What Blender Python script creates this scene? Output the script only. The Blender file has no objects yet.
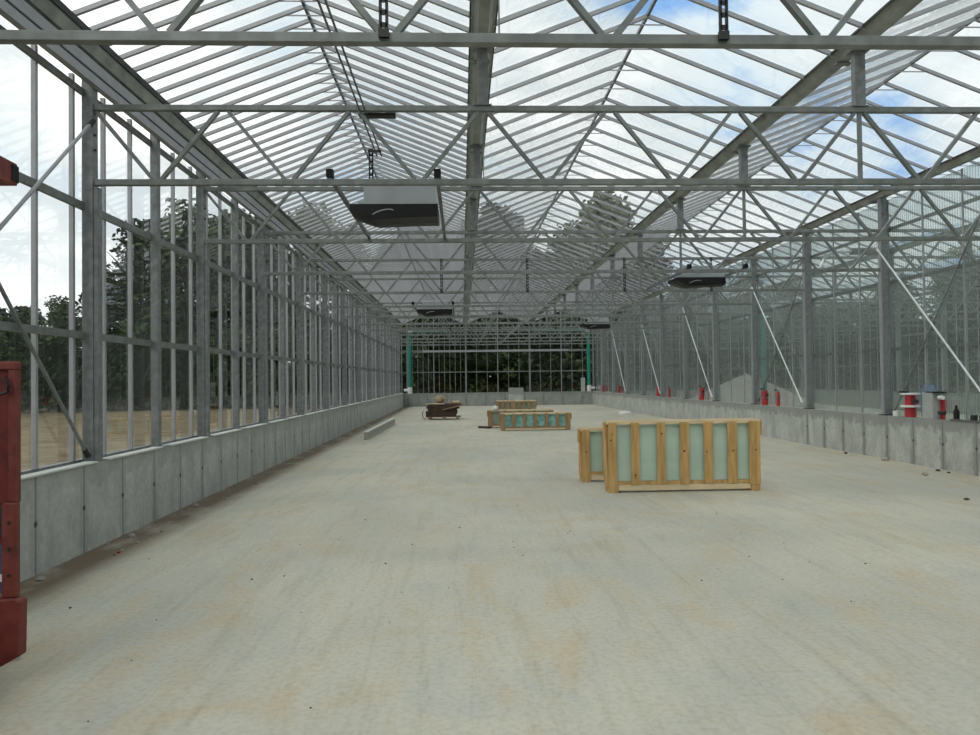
import bpy, math, random
from mathutils import Vector, Matrix
random.seed(7)
C = bpy.context.scene.collection
S = bpy.context.scene

# ---------------------------------------------------------------- camera
CAM_H = 1.6166
def camera():
    f, yaw, pitch, roll = 720.1, .0390, .01682, .0119
    def w(u, v, d):                                   # camera-space direction to the world
        cr, sr = math.cos(roll), math.sin(roll)
        u, v = u*cr + v*sr, -u*sr + v*cr
        cp, sp = math.cos(pitch), math.sin(pitch)
        y, z = d*cp - v*sp, d*sp + v*cp
        cy, sy = math.cos(yaw), math.sin(yaw)
        return Vector((u*cy + y*sy, -u*sy + y*cy, z))
    cd = bpy.data.cameras.new('camera')
    cd.sensor_width = 36.0
    cd.lens = f/980*36
    cd.clip_start, cd.clip_end = .05, 800
    co = bpy.data.objects.new('camera', cd)
    C.objects.link(co)
    m = Matrix((w(1, 0, 0), w(0, 1, 0), -w(0, 0, 1))).transposed().to_4x4()
    m.translation = (0, 0, CAM_H)
    co.matrix_world = m
    S.camera = co
camera()

# ---------------------------------------------------------------- sky, sun, exposure
def nodes_of(t):
    t.nodes.clear()
    return t.nodes, t.links
SKY_GAPS = [((.38, 1, .60), .990, .20), ((.22, 1, .54), .994, .11), ((.56, 1, .32), .993, .10), ((-.27, 1, .51), .996, .17), ((-.6, 1, .30), .98, .08)]
def world():
    w = bpy.data.worlds.new('sky')
    S.world = w
    w.use_nodes = True
    n, l = nodes_of(w.node_tree)
    tc = n.new('ShaderNodeTexCoord')
    mp = n.new('ShaderNodeMapping'); mp.inputs['Scale'].default_value = (1, 1, 2.2); mp.inputs['Location'].default_value = (.35, 1.3, .2)
    no = n.new('ShaderNodeTexNoise'); no.inputs['Scale'].default_value = 3.1; no.inputs['Detail'].default_value = 7; no.inputs['Roughness'].default_value = .55
    cr = n.new('ShaderNodeValToRGB')
    e = cr.color_ramp.elements
    e[0].position = .33; e[0].color = (.24, .46, .84, 1)
    e[1].position = .42; e[1].color = (.72, .82, .90, 1)
    x = e.new(.50); x.color = (.80, .85, .88, 1)
    x = e.new(.60); x.color = (1.0, 1.02, 1.03, 1)
    x = e.new(.72); x.color = (1.5, 1.5, 1.48, 1)
    # the cloud is thinner and brighter towards the left of the place
    sx = n.new('ShaderNodeSeparateXYZ')
    mr = n.new('ShaderNodeMapRange'); mr.inputs['From Min'].default_value = .10; mr.inputs['From Max'].default_value = -.6
    mr.inputs['To Min'].default_value = 0; mr.inputs['To Max'].default_value = .15
    ad = n.new('ShaderNodeMath'); ad.operation = 'ADD'
    l.new(tc.outputs['Generated'], mp.inputs[0]); l.new(mp.outputs[0], no.inputs['Vector'])
    l.new(tc.outputs['Generated'], sx.inputs[0]); l.new(sx.outputs['X'], mr.inputs['Value'])
    l.new(no.outputs['Fac'], ad.inputs[0]); l.new(mr.outputs[0], ad.inputs[1]); fac = ad.outputs[0]
    for d, w_, amt in SKY_GAPS:                       # openings of blue in the cloud
        vm = n.new('ShaderNodeVectorMath'); vm.operation = 'DOT_PRODUCT'; vm.inputs[1].default_value = Vector(d).normalized(); l.new(tc.outputs['Generated'], vm.inputs[0])
        g = n.new('ShaderNodeMapRange'); g.interpolation_type = 'SMOOTHSTEP'; g.inputs['From Min'].default_value = w_; g.inputs['From Max'].default_value = 1
        g.inputs['To Min'].default_value = 0; g.inputs['To Max'].default_value = amt; l.new(vm.outputs['Value'], g.inputs['Value'])
        sb = n.new('ShaderNodeMath'); sb.operation = 'SUBTRACT'; l.new(fac, sb.inputs[0]); l.new(g.outputs[0], sb.inputs[1]); fac = sb.outputs[0]
    l.new(fac, cr.inputs['Fac'])
    bg = n.new('ShaderNodeBackground'); bg.inputs['Strength'].default_value = 1.0
    l.new(cr.outputs[0], bg.inputs['Color'])
    o = n.new('ShaderNodeOutputWorld'); l.new(bg.outputs[0], o.inputs[0])
world()
sd = bpy.data.lights.new('sun', 'SUN'); sd.energy = .75; sd.angle = math.radians(25); sd.color = (1, .97, .92)
so = bpy.data.objects.new('sun', sd); C.objects.link(so); so.rotation_euler = (math.radians(38), math.radians(-22), 0)
S.view_settings.view_transform = 'Standard'
S.view_settings.look = 'None'
S.view_settings.exposure = 0.30
S.view_settings.gamma = 1
S.view_settings.use_curve_mapping = False
S.cycles.transparent_max_bounces = 40
S.cycles.max_bounces = 8

# ---------------------------------------------------------------- materials
M = {}
def mat(name, col, rough=.6, metal=0, var=.12, scale=6, bump=0, col2=None, spec=.5, stretch=(1, 1, 1), detail=5):
    m = bpy.data.materials.new(name); m.use_nodes = True
    n, l = nodes_of(m.node_tree)
    o = n.new('ShaderNodeOutputMaterial'); b = n.new('ShaderNodeBsdfPrincipled')
    l.new(b.outputs[0], o.inputs[0])
    tc = n.new('ShaderNodeTexCoord'); mp = n.new('ShaderNodeMapping'); mp.inputs['Scale'].default_value = stretch
    no = n.new('ShaderNodeTexNoise'); no.inputs['Scale'].default_value = scale; no.inputs['Detail'].default_value = detail
    l.new(tc.outputs['Object'], mp.inputs[0]); l.new(mp.outputs[0], no.inputs['Vector'])
    cr = n.new('ShaderNodeValToRGB'); e = cr.color_ramp.elements
    c2 = col2 or tuple(min(1, c*(1+var)) for c in col)
    c1 = col if col2 else tuple(c*(1-var) for c in col)
    e[0].position = .35; e[0].color = (*c1, 1); e[1].position = .65; e[1].color = (*c2, 1)
    l.new(no.outputs['Fac'], cr.inputs[0]); l.new(cr.outputs[0], b.inputs['Base Color'])
    b.inputs['Roughness'].default_value = rough; b.inputs['Metallic'].default_value = metal
    b.inputs['Specular IOR Level'].default_value = spec
    if bump:
        bp = n.new('ShaderNodeBump'); bp.inputs['Strength'].default_value = bump; bp.inputs['Distance'].default_value = .02
        l.new(no.outputs['Fac'], bp.inputs['Height']); l.new(bp.outputs[0], b.inputs['Normal'])
    M[name] = m
    return m
mat('galvanized', (.185, .20, .19), .5, .35, .16, 9)
mat('galvanized_post', (.19, .205, .205), .5, .3, .2, 14)
mat('aluminium', (.33, .335, .345), .4, .3, .06, 5)
mat('gutter_steel', (.30, .315, .29), .5, .3, .2, 5)
mat('bright_rod', (.62, .65, .66), .35, .3, .06, 5)
mat('dark_steel', (.035, .035, .033), .5, .4, .2, 8)
mat('dull_rod', (.13, .14, .135), .5, .4, .2, 8)
mat('black_plastic', (.008, .008, .008), .5, 0, .2, 5, spec=.2)
mat('sheet_metal', (.36, .38, .39), .4, .5, .08, 3)
mat('wood', (.38, .225, .075), .7, 0, .2, 3, stretch=(6, 6, .8), col2=(.56, .355, .135))
mat('pale_wood', (.62, .50, .31), .7, 0, .12, 3, stretch=(.8, 6, 6))
mat('weathered_wood', (.24, .145, .06), .75, 0, .2, 3, stretch=(6, 6, .8), col2=(.36, .23, .11))
mat('grey_glass_stack', (.26, .29, .22), .3, 0, .1, 3)
mat('knot', (.09, .045, .02), .8)
mat('glass_stack', (.42, .535, .44), .12, 0, .06, 1.2, stretch=(1, 1, 3))
mat('blue_glass_stack', (.20, .38, .35), .12, 0, .3, 5)
mat('red_paint', (.11, .009, .007), .5, 0, .35, 10)
mat('worn_red', (.10, .012, .009), .6, 0, .3, 9, col2=(.18, .032, .022))
mat('bright_red', (.40, .02, .022), .45, 0, .15, 8)
mat('blue_paper', (.05, .07, .14), .5)
mat('teal_paint', (.012, .20, .155), .45, 0, .1, 3)
mat('white_plastic', (.66, .67, .65), .5, 0, .05, 4)
mat('grey_plastic', (.33, .35, .34), .5, 0, .08, 4)
mat('dark_brown_board', (.040, .020, .013), .7, 0, .3, 8)
mat('scrap_wood', (.20, .14, .085), .8, 0, .25, 8)
mat('tan_sack', (.30, .235, .15), .85, 0, .2, 9, bump=.4)
mat('stone', (.33, .31, .27), .9, 0, .2, 20, bump=.3)
mat('dark_stone', (.06, .055, .05), .9, 0, .2, 20)
mat('gravel', (.36, .33, .28), .95, 0, .15, 12, bump=.5)
mat('bark', (.045, .035, .025), .9, 0, .3, 6)
mat('leaf_green', (.018, .032, .010), .7, 0, 0, .5, col2=(.045, .068, .020), spec=.2)
mat('leaf_pale', (.04, .055, .022), .7, 0, 0, .5, col2=(.09, .11, .048), spec=.2)
mat('blue_cover', (.10, .22, .50), .5)

def field_mat():
    m = mat('dry_field', (.10, .082, .045), .95, 0, 0, 1.6, col2=(.20, .155, .09), spec=.1, detail=12)
field_mat()

def floor_mat():
    m = bpy.data.materials.new('dusty_concrete'); m.use_nodes = True
    n, l = nodes_of(m.node_tree)
    o = n.new('ShaderNodeOutputMaterial'); b = n.new('ShaderNodeBsdfPrincipled'); l.new(b.outputs[0], o.inputs[0])
    tc = n.new('ShaderNodeTexCoord')
    def noise(sc, det, st=(1, 1, 1), rot=0, dist=0, ro=.6):
        mp = n.new('ShaderNodeMapping'); mp.inputs['Scale'].default_value = st; mp.inputs['Rotation'].default_value = (0, 0, rot)
        q = n.new('ShaderNodeTexNoise'); q.inputs['Scale'].default_value = sc; q.inputs['Detail'].default_value = det
        q.inputs['Roughness'].default_value = ro; q.inputs['Distortion'].default_value = dist
        l.new(tc.outputs['Object'], mp.inputs[0]); l.new(mp.outputs[0], q.inputs['Vector']); return q.outputs['Fac']
    def ramp(src, p0, c0, p1, c1):
        r = n.new('ShaderNodeValToRGB'); e = r.color_ramp.elements
        e[0].position = p0; e[0].color = (*c0, 1); e[1].position = p1; e[1].color = (*c1, 1); l.new(src, r.inputs[0]); return r.outputs[0]
    def mix(a, b_, f, mode='MIX'):
        x = n.new('ShaderNodeMix'); x.data_type = 'RGBA'; x.blend_type = mode
        for i, v in ((6, a), (7, b_)):
            if isinstance(v, tuple): x.inputs[i].default_value = (*v, 1)
            else: l.new(v, x.inputs[i])
        if isinstance(f, float): x.inputs[0].default_value = f
        else: l.new(f, x.inputs[0])
        return x.outputs[2]
    base = ramp(noise(.35, 7, dist=.6), .38, (.385, .38, .315), .62, (.475, .455, .365))
    tan = ramp(noise(.9, 9, (1.6, .8, 1), .5, 1.2, .7), .50, (0, 0, 0), .66, (.75, .75, .75))
    c = mix(base, (.43, .355, .235), tan)
    grey = ramp(noise(1.3, 8, (1, .7, 1), -.4, 1.0, .7), .52, (0, 0, 0), .68, (.6, .6, .6))
    c = mix(c, (.36, .375, .355), grey)
    streak = ramp(noise(2.2, 8, (3, .25, 1), .35, .5, .75), .5, (1, 1, 1), .72, (.80, .78, .73))
    c = mix(c, streak, .8, 'MULTIPLY')
    fine = ramp(noise(26, 6), .36, (.88, .87, .86), .55, (1.04, 1.04, 1.04))
    c = mix(c, fine, .8, 'MULTIPLY')
    # soil washed against the foot of the left dwarf wall
    sx = n.new('ShaderNodeSeparateXYZ'); l.new(tc.outputs['Object'], sx.inputs[0])
    mr = n.new('ShaderNodeMapRange'); mr.inputs['From Min'].default_value = -3.05; mr.inputs['From Max'].default_value = -3.35
    l.new(sx.outputs['X'], mr.inputs['Value'])
    mu = n.new('ShaderNodeMath'); mu.operation = 'MULTIPLY'; l.new(mr.outputs[0], mu.inputs[0])
    l.new(ramp(noise(2.5, 7, (1, .6, 1)),   .25, (.15, .15, .15), .5, (.95, .95, .95)), mu.inputs[1])
    c = mix(c, (.15, .11, .07), mu.outputs[0])
    l.new(c, b.inputs['Base Color'])
    b.inputs['Roughness'].default_value = .75; b.inputs['Specular IOR Level'].default_value = .35
    bp = n.new('ShaderNodeBump'); bp.inputs['Strength'].default_value = .15; bp.inputs['Distance'].default_value = .01
    l.new(noise(12, 8), bp.inputs['Height']); l.new(bp.outputs[0], b.inputs['Normal'])
    M['floor'] = m
floor_mat()

def wall_mat(name, axis, off, step, dark, light, stain, last=999):
    """cast concrete with a dark form joint every step, tie holes, and damp borders round each panel"""
    m = bpy.data.materials.new(name); m.use_nodes = True
    n, l = nodes_of(m.node_tree)
    o = n.new('ShaderNodeOutputMaterial'); b = n.new('ShaderNodeBsdfPrincipled'); l.new(b.outputs[0], o.inputs[0])
    tc = n.new('ShaderNodeTexCoord'); sx = n.new('ShaderNodeSeparateXYZ'); l.new(tc.outputs['Object'], sx.inputs[0])
    def math_(op, a, b_=None, c_=None):
        q = n.new('ShaderNodeMath'); q.operation = op
        for i, v in enumerate((a, b_, c_)):
            if v is None: continue
            if isinstance(v, (int, float)): q.inputs[i].default_value = v
            else: l.new(v, q.inputs[i])
        return q.outputs[0]
    def noise(sc, det=6, st=(1, 1, 1)):
        mp = n.new('ShaderNodeMapping'); mp.inputs['Scale'].default_value = st
        q = n.new('ShaderNodeTexNoise'); q.inputs['Scale'].default_value = sc; q.inputs['Detail'].default_value = det
        l.new(tc.outputs['Object'], mp.inputs[0]); l.new(mp.outputs[0], q.inputs['Vector']); return q.outputs['Fac']
    def ramp(src, p0, c0, p1, c1):
        r = n.new('ShaderNodeValToRGB'); e = r.color_ramp.elements
        e[0].position = p0; e[0].color = (*c0, 1); e[1].position = p1; e[1].color = (*c1, 1); l.new(src, r.inputs[0]); return r.outputs[0]
    def mix(a, b_, f, mode='MIX'):
        x = n.new('ShaderNodeMix'); x.data_type = 'RGBA'; x.blend_type = mode
        for i, v in ((6, a), (7, b_)):
            if isinstance(v, tuple): x.inputs[i].default_value = (*v, 1)
            else: l.new(v, x.inputs[i])
        if isinstance(f, float): x.inputs[0].default_value = f
        else: l.new(f, x.inputs[0])
        return x.outputs[2]
    u = math_('SUBTRACT', sx.outputs[axis], off)
    w = math_('MULTIPLY', math_('ABSOLUTE', math_('SUBTRACT', math_('FRACT', math_('DIVIDE', u, step)), .5)), step)  # step/2 on a joint
    beyond = math_('MULTIPLY', math_('GREATER_THAN', sx.outputs[axis], last), .5)
    dist = math_('ADD', beyond, math_('SUBTRACT', step/2, w))                                                                             # metres to the joint
    c = ramp(noise(3.5, 8, (1, 1, .6)), .35, dark, .65, light)
    c = mix(c, ramp(noise(18, 5), .4, (.92, .92, .92), .6, (1.04, 1.04, 1.04)), 1.0, 'MULTIPLY')
    # damp border: near the joints, and along the top edge
    wob = math_('MULTIPLY', math_('SUBTRACT', noise(7, 4), .5), .16)
    edge = math_('ADD', math_('MINIMUM', dist, math_('MULTIPLY', math_('SUBTRACT', .84, sx.outputs['Z']), .42)), wob)
    br = ramp(edge, .055, (stain,)*3, .095, (0, 0, 0))
    c = mix(c, tuple(v*.66 for v in dark), br)
    jr = ramp(dist, .008, (.8, .8, .8), .016, (0, 0, 0))
    c = mix(c, tuple(v*.42 for v in dark), jr)
    # tie holes beside the joints, halfway up
    dz = math_('SUBTRACT', sx.outputs['Z'], .43)
    rr = math_('SQRT', math_('ADD', math_('MULTIPLY', dist, dist), math_('MULTIPLY', dz, dz)))
    c = mix(c, (.05, .05, .045), ramp(rr, .022, (.9, .9, .9), .03, (0, 0, 0)))
    l.new(c, b.inputs['Base Color']); b.inputs['Roughness'].default_value = .85; b.inputs['Specular IOR Level'].default_value = .2
    M[name] = m
wall_mat('left_concrete', 'Y', 7.08, .787, (.345, .355, .33), (.44, .45, .415), .35, 26)
wall_mat('right_concrete', 'Y', 11.1, .798, (.33, .345, .32), (.46, .475, .435), .75, 17.2)
wall_mat('end_concrete', 'X', .26, 1.2, (.24, .255, .235), (.30, .315, .29), .3)
mat('wall_cap', (.50, .51, .47), .8, 0, .08, 4)

def glass_mat(name, tint, ior=1.5, rough=.0, haze=0.0, hazecol=(.6, .65, .63), rib=None, refl=1.0):
    m = bpy.data.materials.new(name); m.use_nodes = True
    n, l = nodes_of(m.node_tree)
    o = n.new('ShaderNodeOutputMaterial')
    tr = n.new('ShaderNodeBsdfTransparent'); tr.inputs[0].default_value = (*tint, 1)
    gl = n.new('ShaderNodeBsdfGlossy'); gl.inputs['Roughness'].default_value = rough; gl.inputs[0].default_value = (refl, refl, refl, 1)
    fr = n.new('ShaderNodeFresnel')
    ge = n.new('ShaderNodeNewGeometry'); im = n.new('ShaderNodeMapRange')      # the same reflectance from either side of a pane
    im.inputs['To Min'].default_value = ior; im.inputs['To Max'].default_value = 1/ior
    l.new(ge.outputs['Backfacing'], im.inputs['Value']); l.new(im.outputs[0], fr.inputs['IOR'])
    mx = n.new('ShaderNodeMixShader'); l.new(fr.outputs[0], mx.inputs[0])
    src = tr.outputs[0]
    if haze:
        df = n.new('ShaderNodeBsdfDiffuse'); df.inputs[0].default_value = (*hazecol, 1)
        tl = n.new('ShaderNodeBsdfTranslucent'); tl.inputs[0].default_value = (*hazecol, 1)
        dm = n.new('ShaderNodeMixShader'); dm.inputs[0].default_value = .5; l.new(df.outputs[0], dm.inputs[1]); l.new(tl.outputs[0], dm.inputs[2])
        hm = n.new('ShaderNodeMixShader'); hm.inputs[0].default_value = haze
        if rib:
            tc = n.new('ShaderNodeTexCoord'); wv = n.new('ShaderNodeTexWave'); wv.wave_type = 'BANDS'; wv.bands_direction = 'Y'
            wv.inputs['Scale'].default_value = rib; wv.inputs['Distortion'].default_value = 0
            l.new(tc.outputs['Object'], wv.inputs['Vector'])
            mr = n.new('ShaderNodeMapRange'); mr.inputs['To Min'].default_value = haze*.35; mr.inputs['To Max'].default_value = haze*1.7
            l.new(wv.outputs['Fac'], mr.inputs['Value']); l.new(mr.outputs[0], hm.inputs[0])
        l.new(tr.outputs[0], hm.inputs[1]); l.new(dm.outputs[0], hm.inputs[2]); src = hm.outputs[0]
    l.new(src, mx.inputs[1]); l.new(gl.outputs[0], mx.inputs[2]); l.new(mx.outputs[0], o.inputs[0])
    M[name] = m
glass_mat('roof_glass', (.97, .985, .98))
glass_mat('wall_glass', (.955, .97, .965))
glass_mat('ribbed_glazing', (.85, .89, .885), rough=.2, haze=.18, hazecol=(.47, .51, .49), rib=5.0)

# ---------------------------------------------------------------- geometry helpers
class MB:
    def __init__(s): s.v = []; s.f = []; s.mi = []; s.smooth = []
    def add(s, vs, fs, mi=0, sm=False):
        o = len(s.v); s.v += [tuple(v) for v in vs]
        for f in fs: s.f.append(tuple(o+i for i in f)); s.mi.append(mi); s.smooth.append(sm)
    def box(s, x0, x1, y0, y1, z0, z1, mi=0):
        s.add([(x0, y0, z0), (x1, y0, z0), (x1, y1, z0), (x0, y1, z0), (x0, y0, z1), (x1, y0, z1), (x1, y1, z1), (x0, y1, z1)],
              [(0, 3, 2, 1), (4, 5, 6, 7), (0, 1, 5, 4), (1, 2, 6, 5), (2, 3, 7, 6), (3, 0, 4, 7)], mi)
    def beam(s, a, b, w, h, up=(0, 0, 1), mi=0):
        """a bar of section w (sideways) by h (towards up) from a to b"""
        a, b = Vector(a), Vector(b); d = (b-a).normalized(); u = Vector(up)
        if abs(d.dot(u)) > .99: u = Vector((0, 1, 0))
        r = d.cross(u).normalized(); t = r.cross(d).normalized()
        c = [(-w/2, -h/2), (w/2, -h/2), (w/2, h/2), (-w/2, h/2)]
        s.add([a+r*x+t*y for x, y in c]+[b+r*x+t*y for x, y in c],
              [(0, 1, 2, 3), (7, 6, 5, 4), (0, 4, 5, 1), (1, 5, 6, 2), (2, 6, 7, 3), (3, 7, 4, 0)], mi)
    def tube(s, pts, r, n=8, mi=0):
        pts = [Vector(p) for p in pts]; rings = []
        for i, p in enumerate(pts):
            d = (pts[min(i+1, len(pts)-1)]-pts[max(i-1, 0)]).normalized()
            u = Vector((0, 0, 1)) if abs(d.z) < .95 else Vector((0, 1, 0))
            a = d.cross(u).normalized(); b = a.cross(d).normalized()
            rr = r[i] if isinstance(r, (list, tuple)) else r
            rings.append([p+a*math.cos(2*math.pi*k/n)*rr+b*math.sin(2*math.pi*k/n)*rr for k in range(n)])
        vs = [v for g in rings for v in g]; fs = []
        for i in range(len(rings)-1):
            for k in range(n): fs.append((i*n+k, i*n+(k+1) % n, (i+1)*n+(k+1) % n, (i+1)*n+k))
        s.add(vs, fs, mi, True)
        s.add(rings[0], [tuple(range(n))], mi); s.add(rings[-1], [tuple(reversed(range(n)))], mi)
    def prism(s, prof, axis, a, b, mi=0):
        """closed outline prof extruded from a to b along 'x','y' or 'z'"""
        def P(p, t): return {'y': (p[0], t, p[1]), 'x': (t, p[0], p[1]), 'z': (p[0], p[1], t)}[axis]
        n = len(prof)
        s.add([P(p, a) for p in prof]+[P(p, b) for p in prof],
              [tuple(range(n)), tuple(range(2*n-1, n-1, -1))]+[(i, i+n, (i+1) % n+n, (i+1) % n) for i in range(n)], mi)
    def build(s, name, mats, parent=None, bevel=0):
        me = bpy.data.meshes.new(name); me.from_pydata(s.v, [], s.f)
        for q in (mats if isinstance(mats, (list, tuple)) else [mats]): me.materials.append(M[q] if isinstance(q, str) else q)
        me.polygons.foreach_set('material_index', s.mi); me.polygons.foreach_set('use_smooth', s.smooth); me.update()
        import bmesh
        bm = bmesh.new(); bm.from_mesh(me); bmesh.ops.recalc_face_normals(bm, faces=bm.faces); bm.to_mesh(me); bm.free()
        o = bpy.data.objects.new(name, me); C.objects.link(o)
        if parent: o.parent = parent
        if bevel:
            bv = o.modifiers.new('edge', 'BEVEL'); bv.width = bevel; bv.segments = 2; bv.limit_method = 'ANGLE'
        return o
def tag(o, label=None, cat=None, group=None, kind=None):
    if label: o['label'] = label
    if cat: o['category'] = cat
    if group: o['group'] = group
    if kind: o['kind'] = kind
    return o
def empty(name, loc=(0, 0, 0), rz=0, **k):
    o = bpy.data.objects.new(name, None); o.empty_display_size = .1; C.objects.link(o); o.location = loc; o.rotation_euler = (0, 0, rz)
    return tag(o, **k)
def one(name, mats, parent, fn, *a, bevel=0, **k):
    m = MB(); getattr(m, fn)(*a, **k); return m.build(name, mats, parent, bevel)
def put(src, parent, loc=(0, 0, 0)):
    """a copy of one part under another thing"""
    c = src.copy(); C.objects.link(c); c.parent = parent; c.location = loc; return c
def copy_tree(o, parent=None, loc=None):
    c = o.copy(); C.objects.link(c); c.parent = parent
    if loc is not None: c.location = loc
    for ch in list(o.children): copy_tree(ch, c)
    return c

ORD = ['first', 'second', 'third', 'fourth', 'fifth', 'sixth', 'seventh', 'eighth', 'ninth', 'tenth', 'eleventh', 'twelfth', 'thirteenth', 'fourteenth', 'fifteenth',
       'sixteenth', 'seventeenth', 'eighteenth', 'nineteenth', 'twentieth', 'twenty-first', 'twenty-second', 'twenty-third', 'twenty-fourth', 'twenty-fifth', 'twenty-sixth', 'twenty-seventh', 'twenty-eighth', 'twenty-ninth', 'thirtieth']
XL, BAY, D1, SP = -3.738, 3.985, 4.299, 3.1222
XR = XL+3*BAY
XF = XR+3*BAY
def D(k): return D1+(k-1)*SP
NT = 13
YE = D(14)
Y0 = D(-1)
HB, HT, ZG, ZR, HW = 3.658, 4.424, 5.09, 5.90, .837

# ---------------------------------------------------------------- the setting
tag(one('floor', 'floor', None, 'box', XL-.16, XF, Y0-6, YE+.1, -.2, 0), 'dusty pale concrete floor slab with tan stains across the empty greenhouse', 'floor', kind='structure')
tag(one('ground', 'dry_field', None, 'box', -140, 160, -60, 220, -.5, -.21), 'dry tan field outside the left glass wall', 'field', kind='structure')
tag(one('wall_left', 'left_concrete', None, 'box', XL-.16, XL+.10, Y0, YE+.16, -.3, HW), 'low grey cast concrete wall with form joints along the left side', 'wall', kind='structure')
tag(one('wall_right', 'right_concrete', None, 'box', XR-.10, XR+.16, Y0, YE+.16, -.3, HW), 'low pale concrete wall with damp-edged panels along the right side', 'wall', kind='structure')
tag(one('wall_back', 'end_concrete', None, 'box', XL+.10, XR-.10, YE-.30, YE+.16, -.3, HW-.02), 'low concrete wall across the far end of the floor', 'wall', kind='structure')
tag(one('wall_far_right', 'end_concrete', None, 'box', XF-.1, XF+.16, Y0, YE+.16, -.3, HW), 'low concrete wall at the far side of the next compartment', 'wall', kind='structure')
tag(one('wall_back', 'end_concrete', None, 'box', XR+.16, XF-.1, YE-.06, YE+.16, -.3, HW-.02), 'low concrete wall across the far end of the next compartment', 'wall', kind='structure')
# pale sills on top of the left wall, one length between posts
i = 1
for k in range(-1, 14):
    for h in (0, 1):
        y = D(k)+h*SP/2
        tag(one('trim_%d' % i, 'wall_cap', None, 'box', XL+.0, XL+.125, y+.12, y+SP/2-.12, HW, HW+.018, bevel=.004),
            'thin pale sill strip on the left wall, %s from the camera end' % ORD[i-1], 'sill', 'sill strips on the left wall', 'structure'); i += 1

# ---------------------------------------------------------------- roof
RISE = ZR-(ZG+.08)
def bar_mesh(sgn):
    """one glazing bar from gutter (x = 0) up to the ridge, with its half of the collar tie under the ridge"""
    m = MB(); L = BAY/2
    a = Vector((sgn*.02, 0, ZG+.035)); b = Vector((sgn*L, 0, ZR-.01))
    m.beam(a, b, .034, .044)
    m.beam((sgn*(L-.24), 0, ZR-.115), (sgn*L, 0, ZR-.115), .012, .012)
    return m
def slope(gx, sgn, step, label, full=True):
    e = empty('ceiling', (gx, 0, 0), label=label, cat='glass roof', kind='structure')
    L = BAY/2
    m = MB(); n = Vector((-sgn*RISE, 0, L)).normalized()
    y = Y0; k = 0
    ps = SP/5
    while y < YE-.01:                                      # panes between pairs of bars, lying on top of the bars
        y1 = min(y+ps, YE)
        a = Vector((sgn*.05, 0, ZG+.082)); b = Vector((sgn*L, 0, ZR+.02))
        q = [a+Vector((0, y+.004, 0)), b+Vector((0, y+.004, 0)), b+Vector((0, y1-.004, 0)), a+Vector((0, y1-.004, 0))]
        t = n*.004
        m.add([p for p in q]+[p+t for p in q], [(0, 3, 2, 1), (4, 5, 6, 7), (0, 1, 5, 4), (1, 2, 6, 5), (2, 3, 7, 6), (3, 0, 4, 7)])
        y = y1
    m.build('glass', 'roof_glass', e)
    first = None; rest = MB(); y = Y0+step/2; i = 0
    while y < YE:
        if first is None:
            first = bar_mesh(sgn).build('glazing_bar', 'aluminium', e); first.location = (0, y, 0)
        elif y > 3 and i < 99:
            put(first, e, (0, y, 0)); i += 1
        elif y > 3:
            q = bar_mesh(sgn); q.v = [(a, b+y, c) for a, b, c in q.v]; rest.add(q.v, q.f)
        y += step
    if rest.v: tag(rest.build('glazing_bar', 'aluminium', e), kind='stuff')
bn = ['left', 'middle', 'right']
for b in range(6):
    g0 = XL+b*BAY; st = SP/10 if b == 0 else SP/5
    nm = ('over the %s bay' % bn[b]) if b < 3 else ('over the %s bay beyond the ribbed partition' % ORD[b-3])
    slope(g0, 1, st, 'glazed roof slope rising right from the gutter %s' % nm)
    slope(g0+BAY, -1, st, 'glazed roof slope rising left from the gutter %s' % nm)
    tag(one('ridge_bar', 'dull_rod', None, 'beam', (g0+BAY/2, Y0, ZR), (g0+BAY/2, YE, ZR), .03, .04), 'thin dark ridge bar %s' % nm, 'ridge bar', 'roof ridge bars')
def gutter(gx, label):
    e = empty('roof_gutter', (gx, 0, 0), label=label, cat='gutter', group='roof gutters')
    m = MB()                                              # folded channel: sloping sides, flat bottom, lips
    z0, z1 = ZG-.03, ZG+.075
    prof = [(-.05, z0), (.05, z0), (.10, z1-.02), (.12, z1-.02), (.12, z1), (.09, z1), (.042, z0+.012), (-.042, z0+.012), (-.09, z1), (-.12, z1), (-.12, z1-.02), (-.10, z1-.02)]
    m.prism(prof, 'y', Y0, YE); m.build('channel', 'gutter_steel', e)
    for sx_ in (-1, 1): one('lip', 'dark_steel', e, 'box', sx_*.128-.008, sx_*.128+.008, Y0, YE, z1-.022, z1+.006)
    f = None
    for k in range(-1, 15):
        if f is None: f = one('joint_strap', 'galvanized_post', e, 'box', -.085, .085, -.04, .04, z0-.022, z0-.001); f.location = (0, D(k)+.3, 0)
        else: put(f, e, (0, D(k)+.3, 0))
for b, nm in ((1, 'between the left and middle bays'), (2, 'between the middle and right bays'), (3, 'above the ribbed partition on the right'),
              (4, 'one bay beyond the partition'), (5, 'two bays beyond the partition'), (6, 'at the far outer wall beyond the partition')):
    gutter(XL+b*BAY, 'galvanized roof gutter '+nm)
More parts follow.
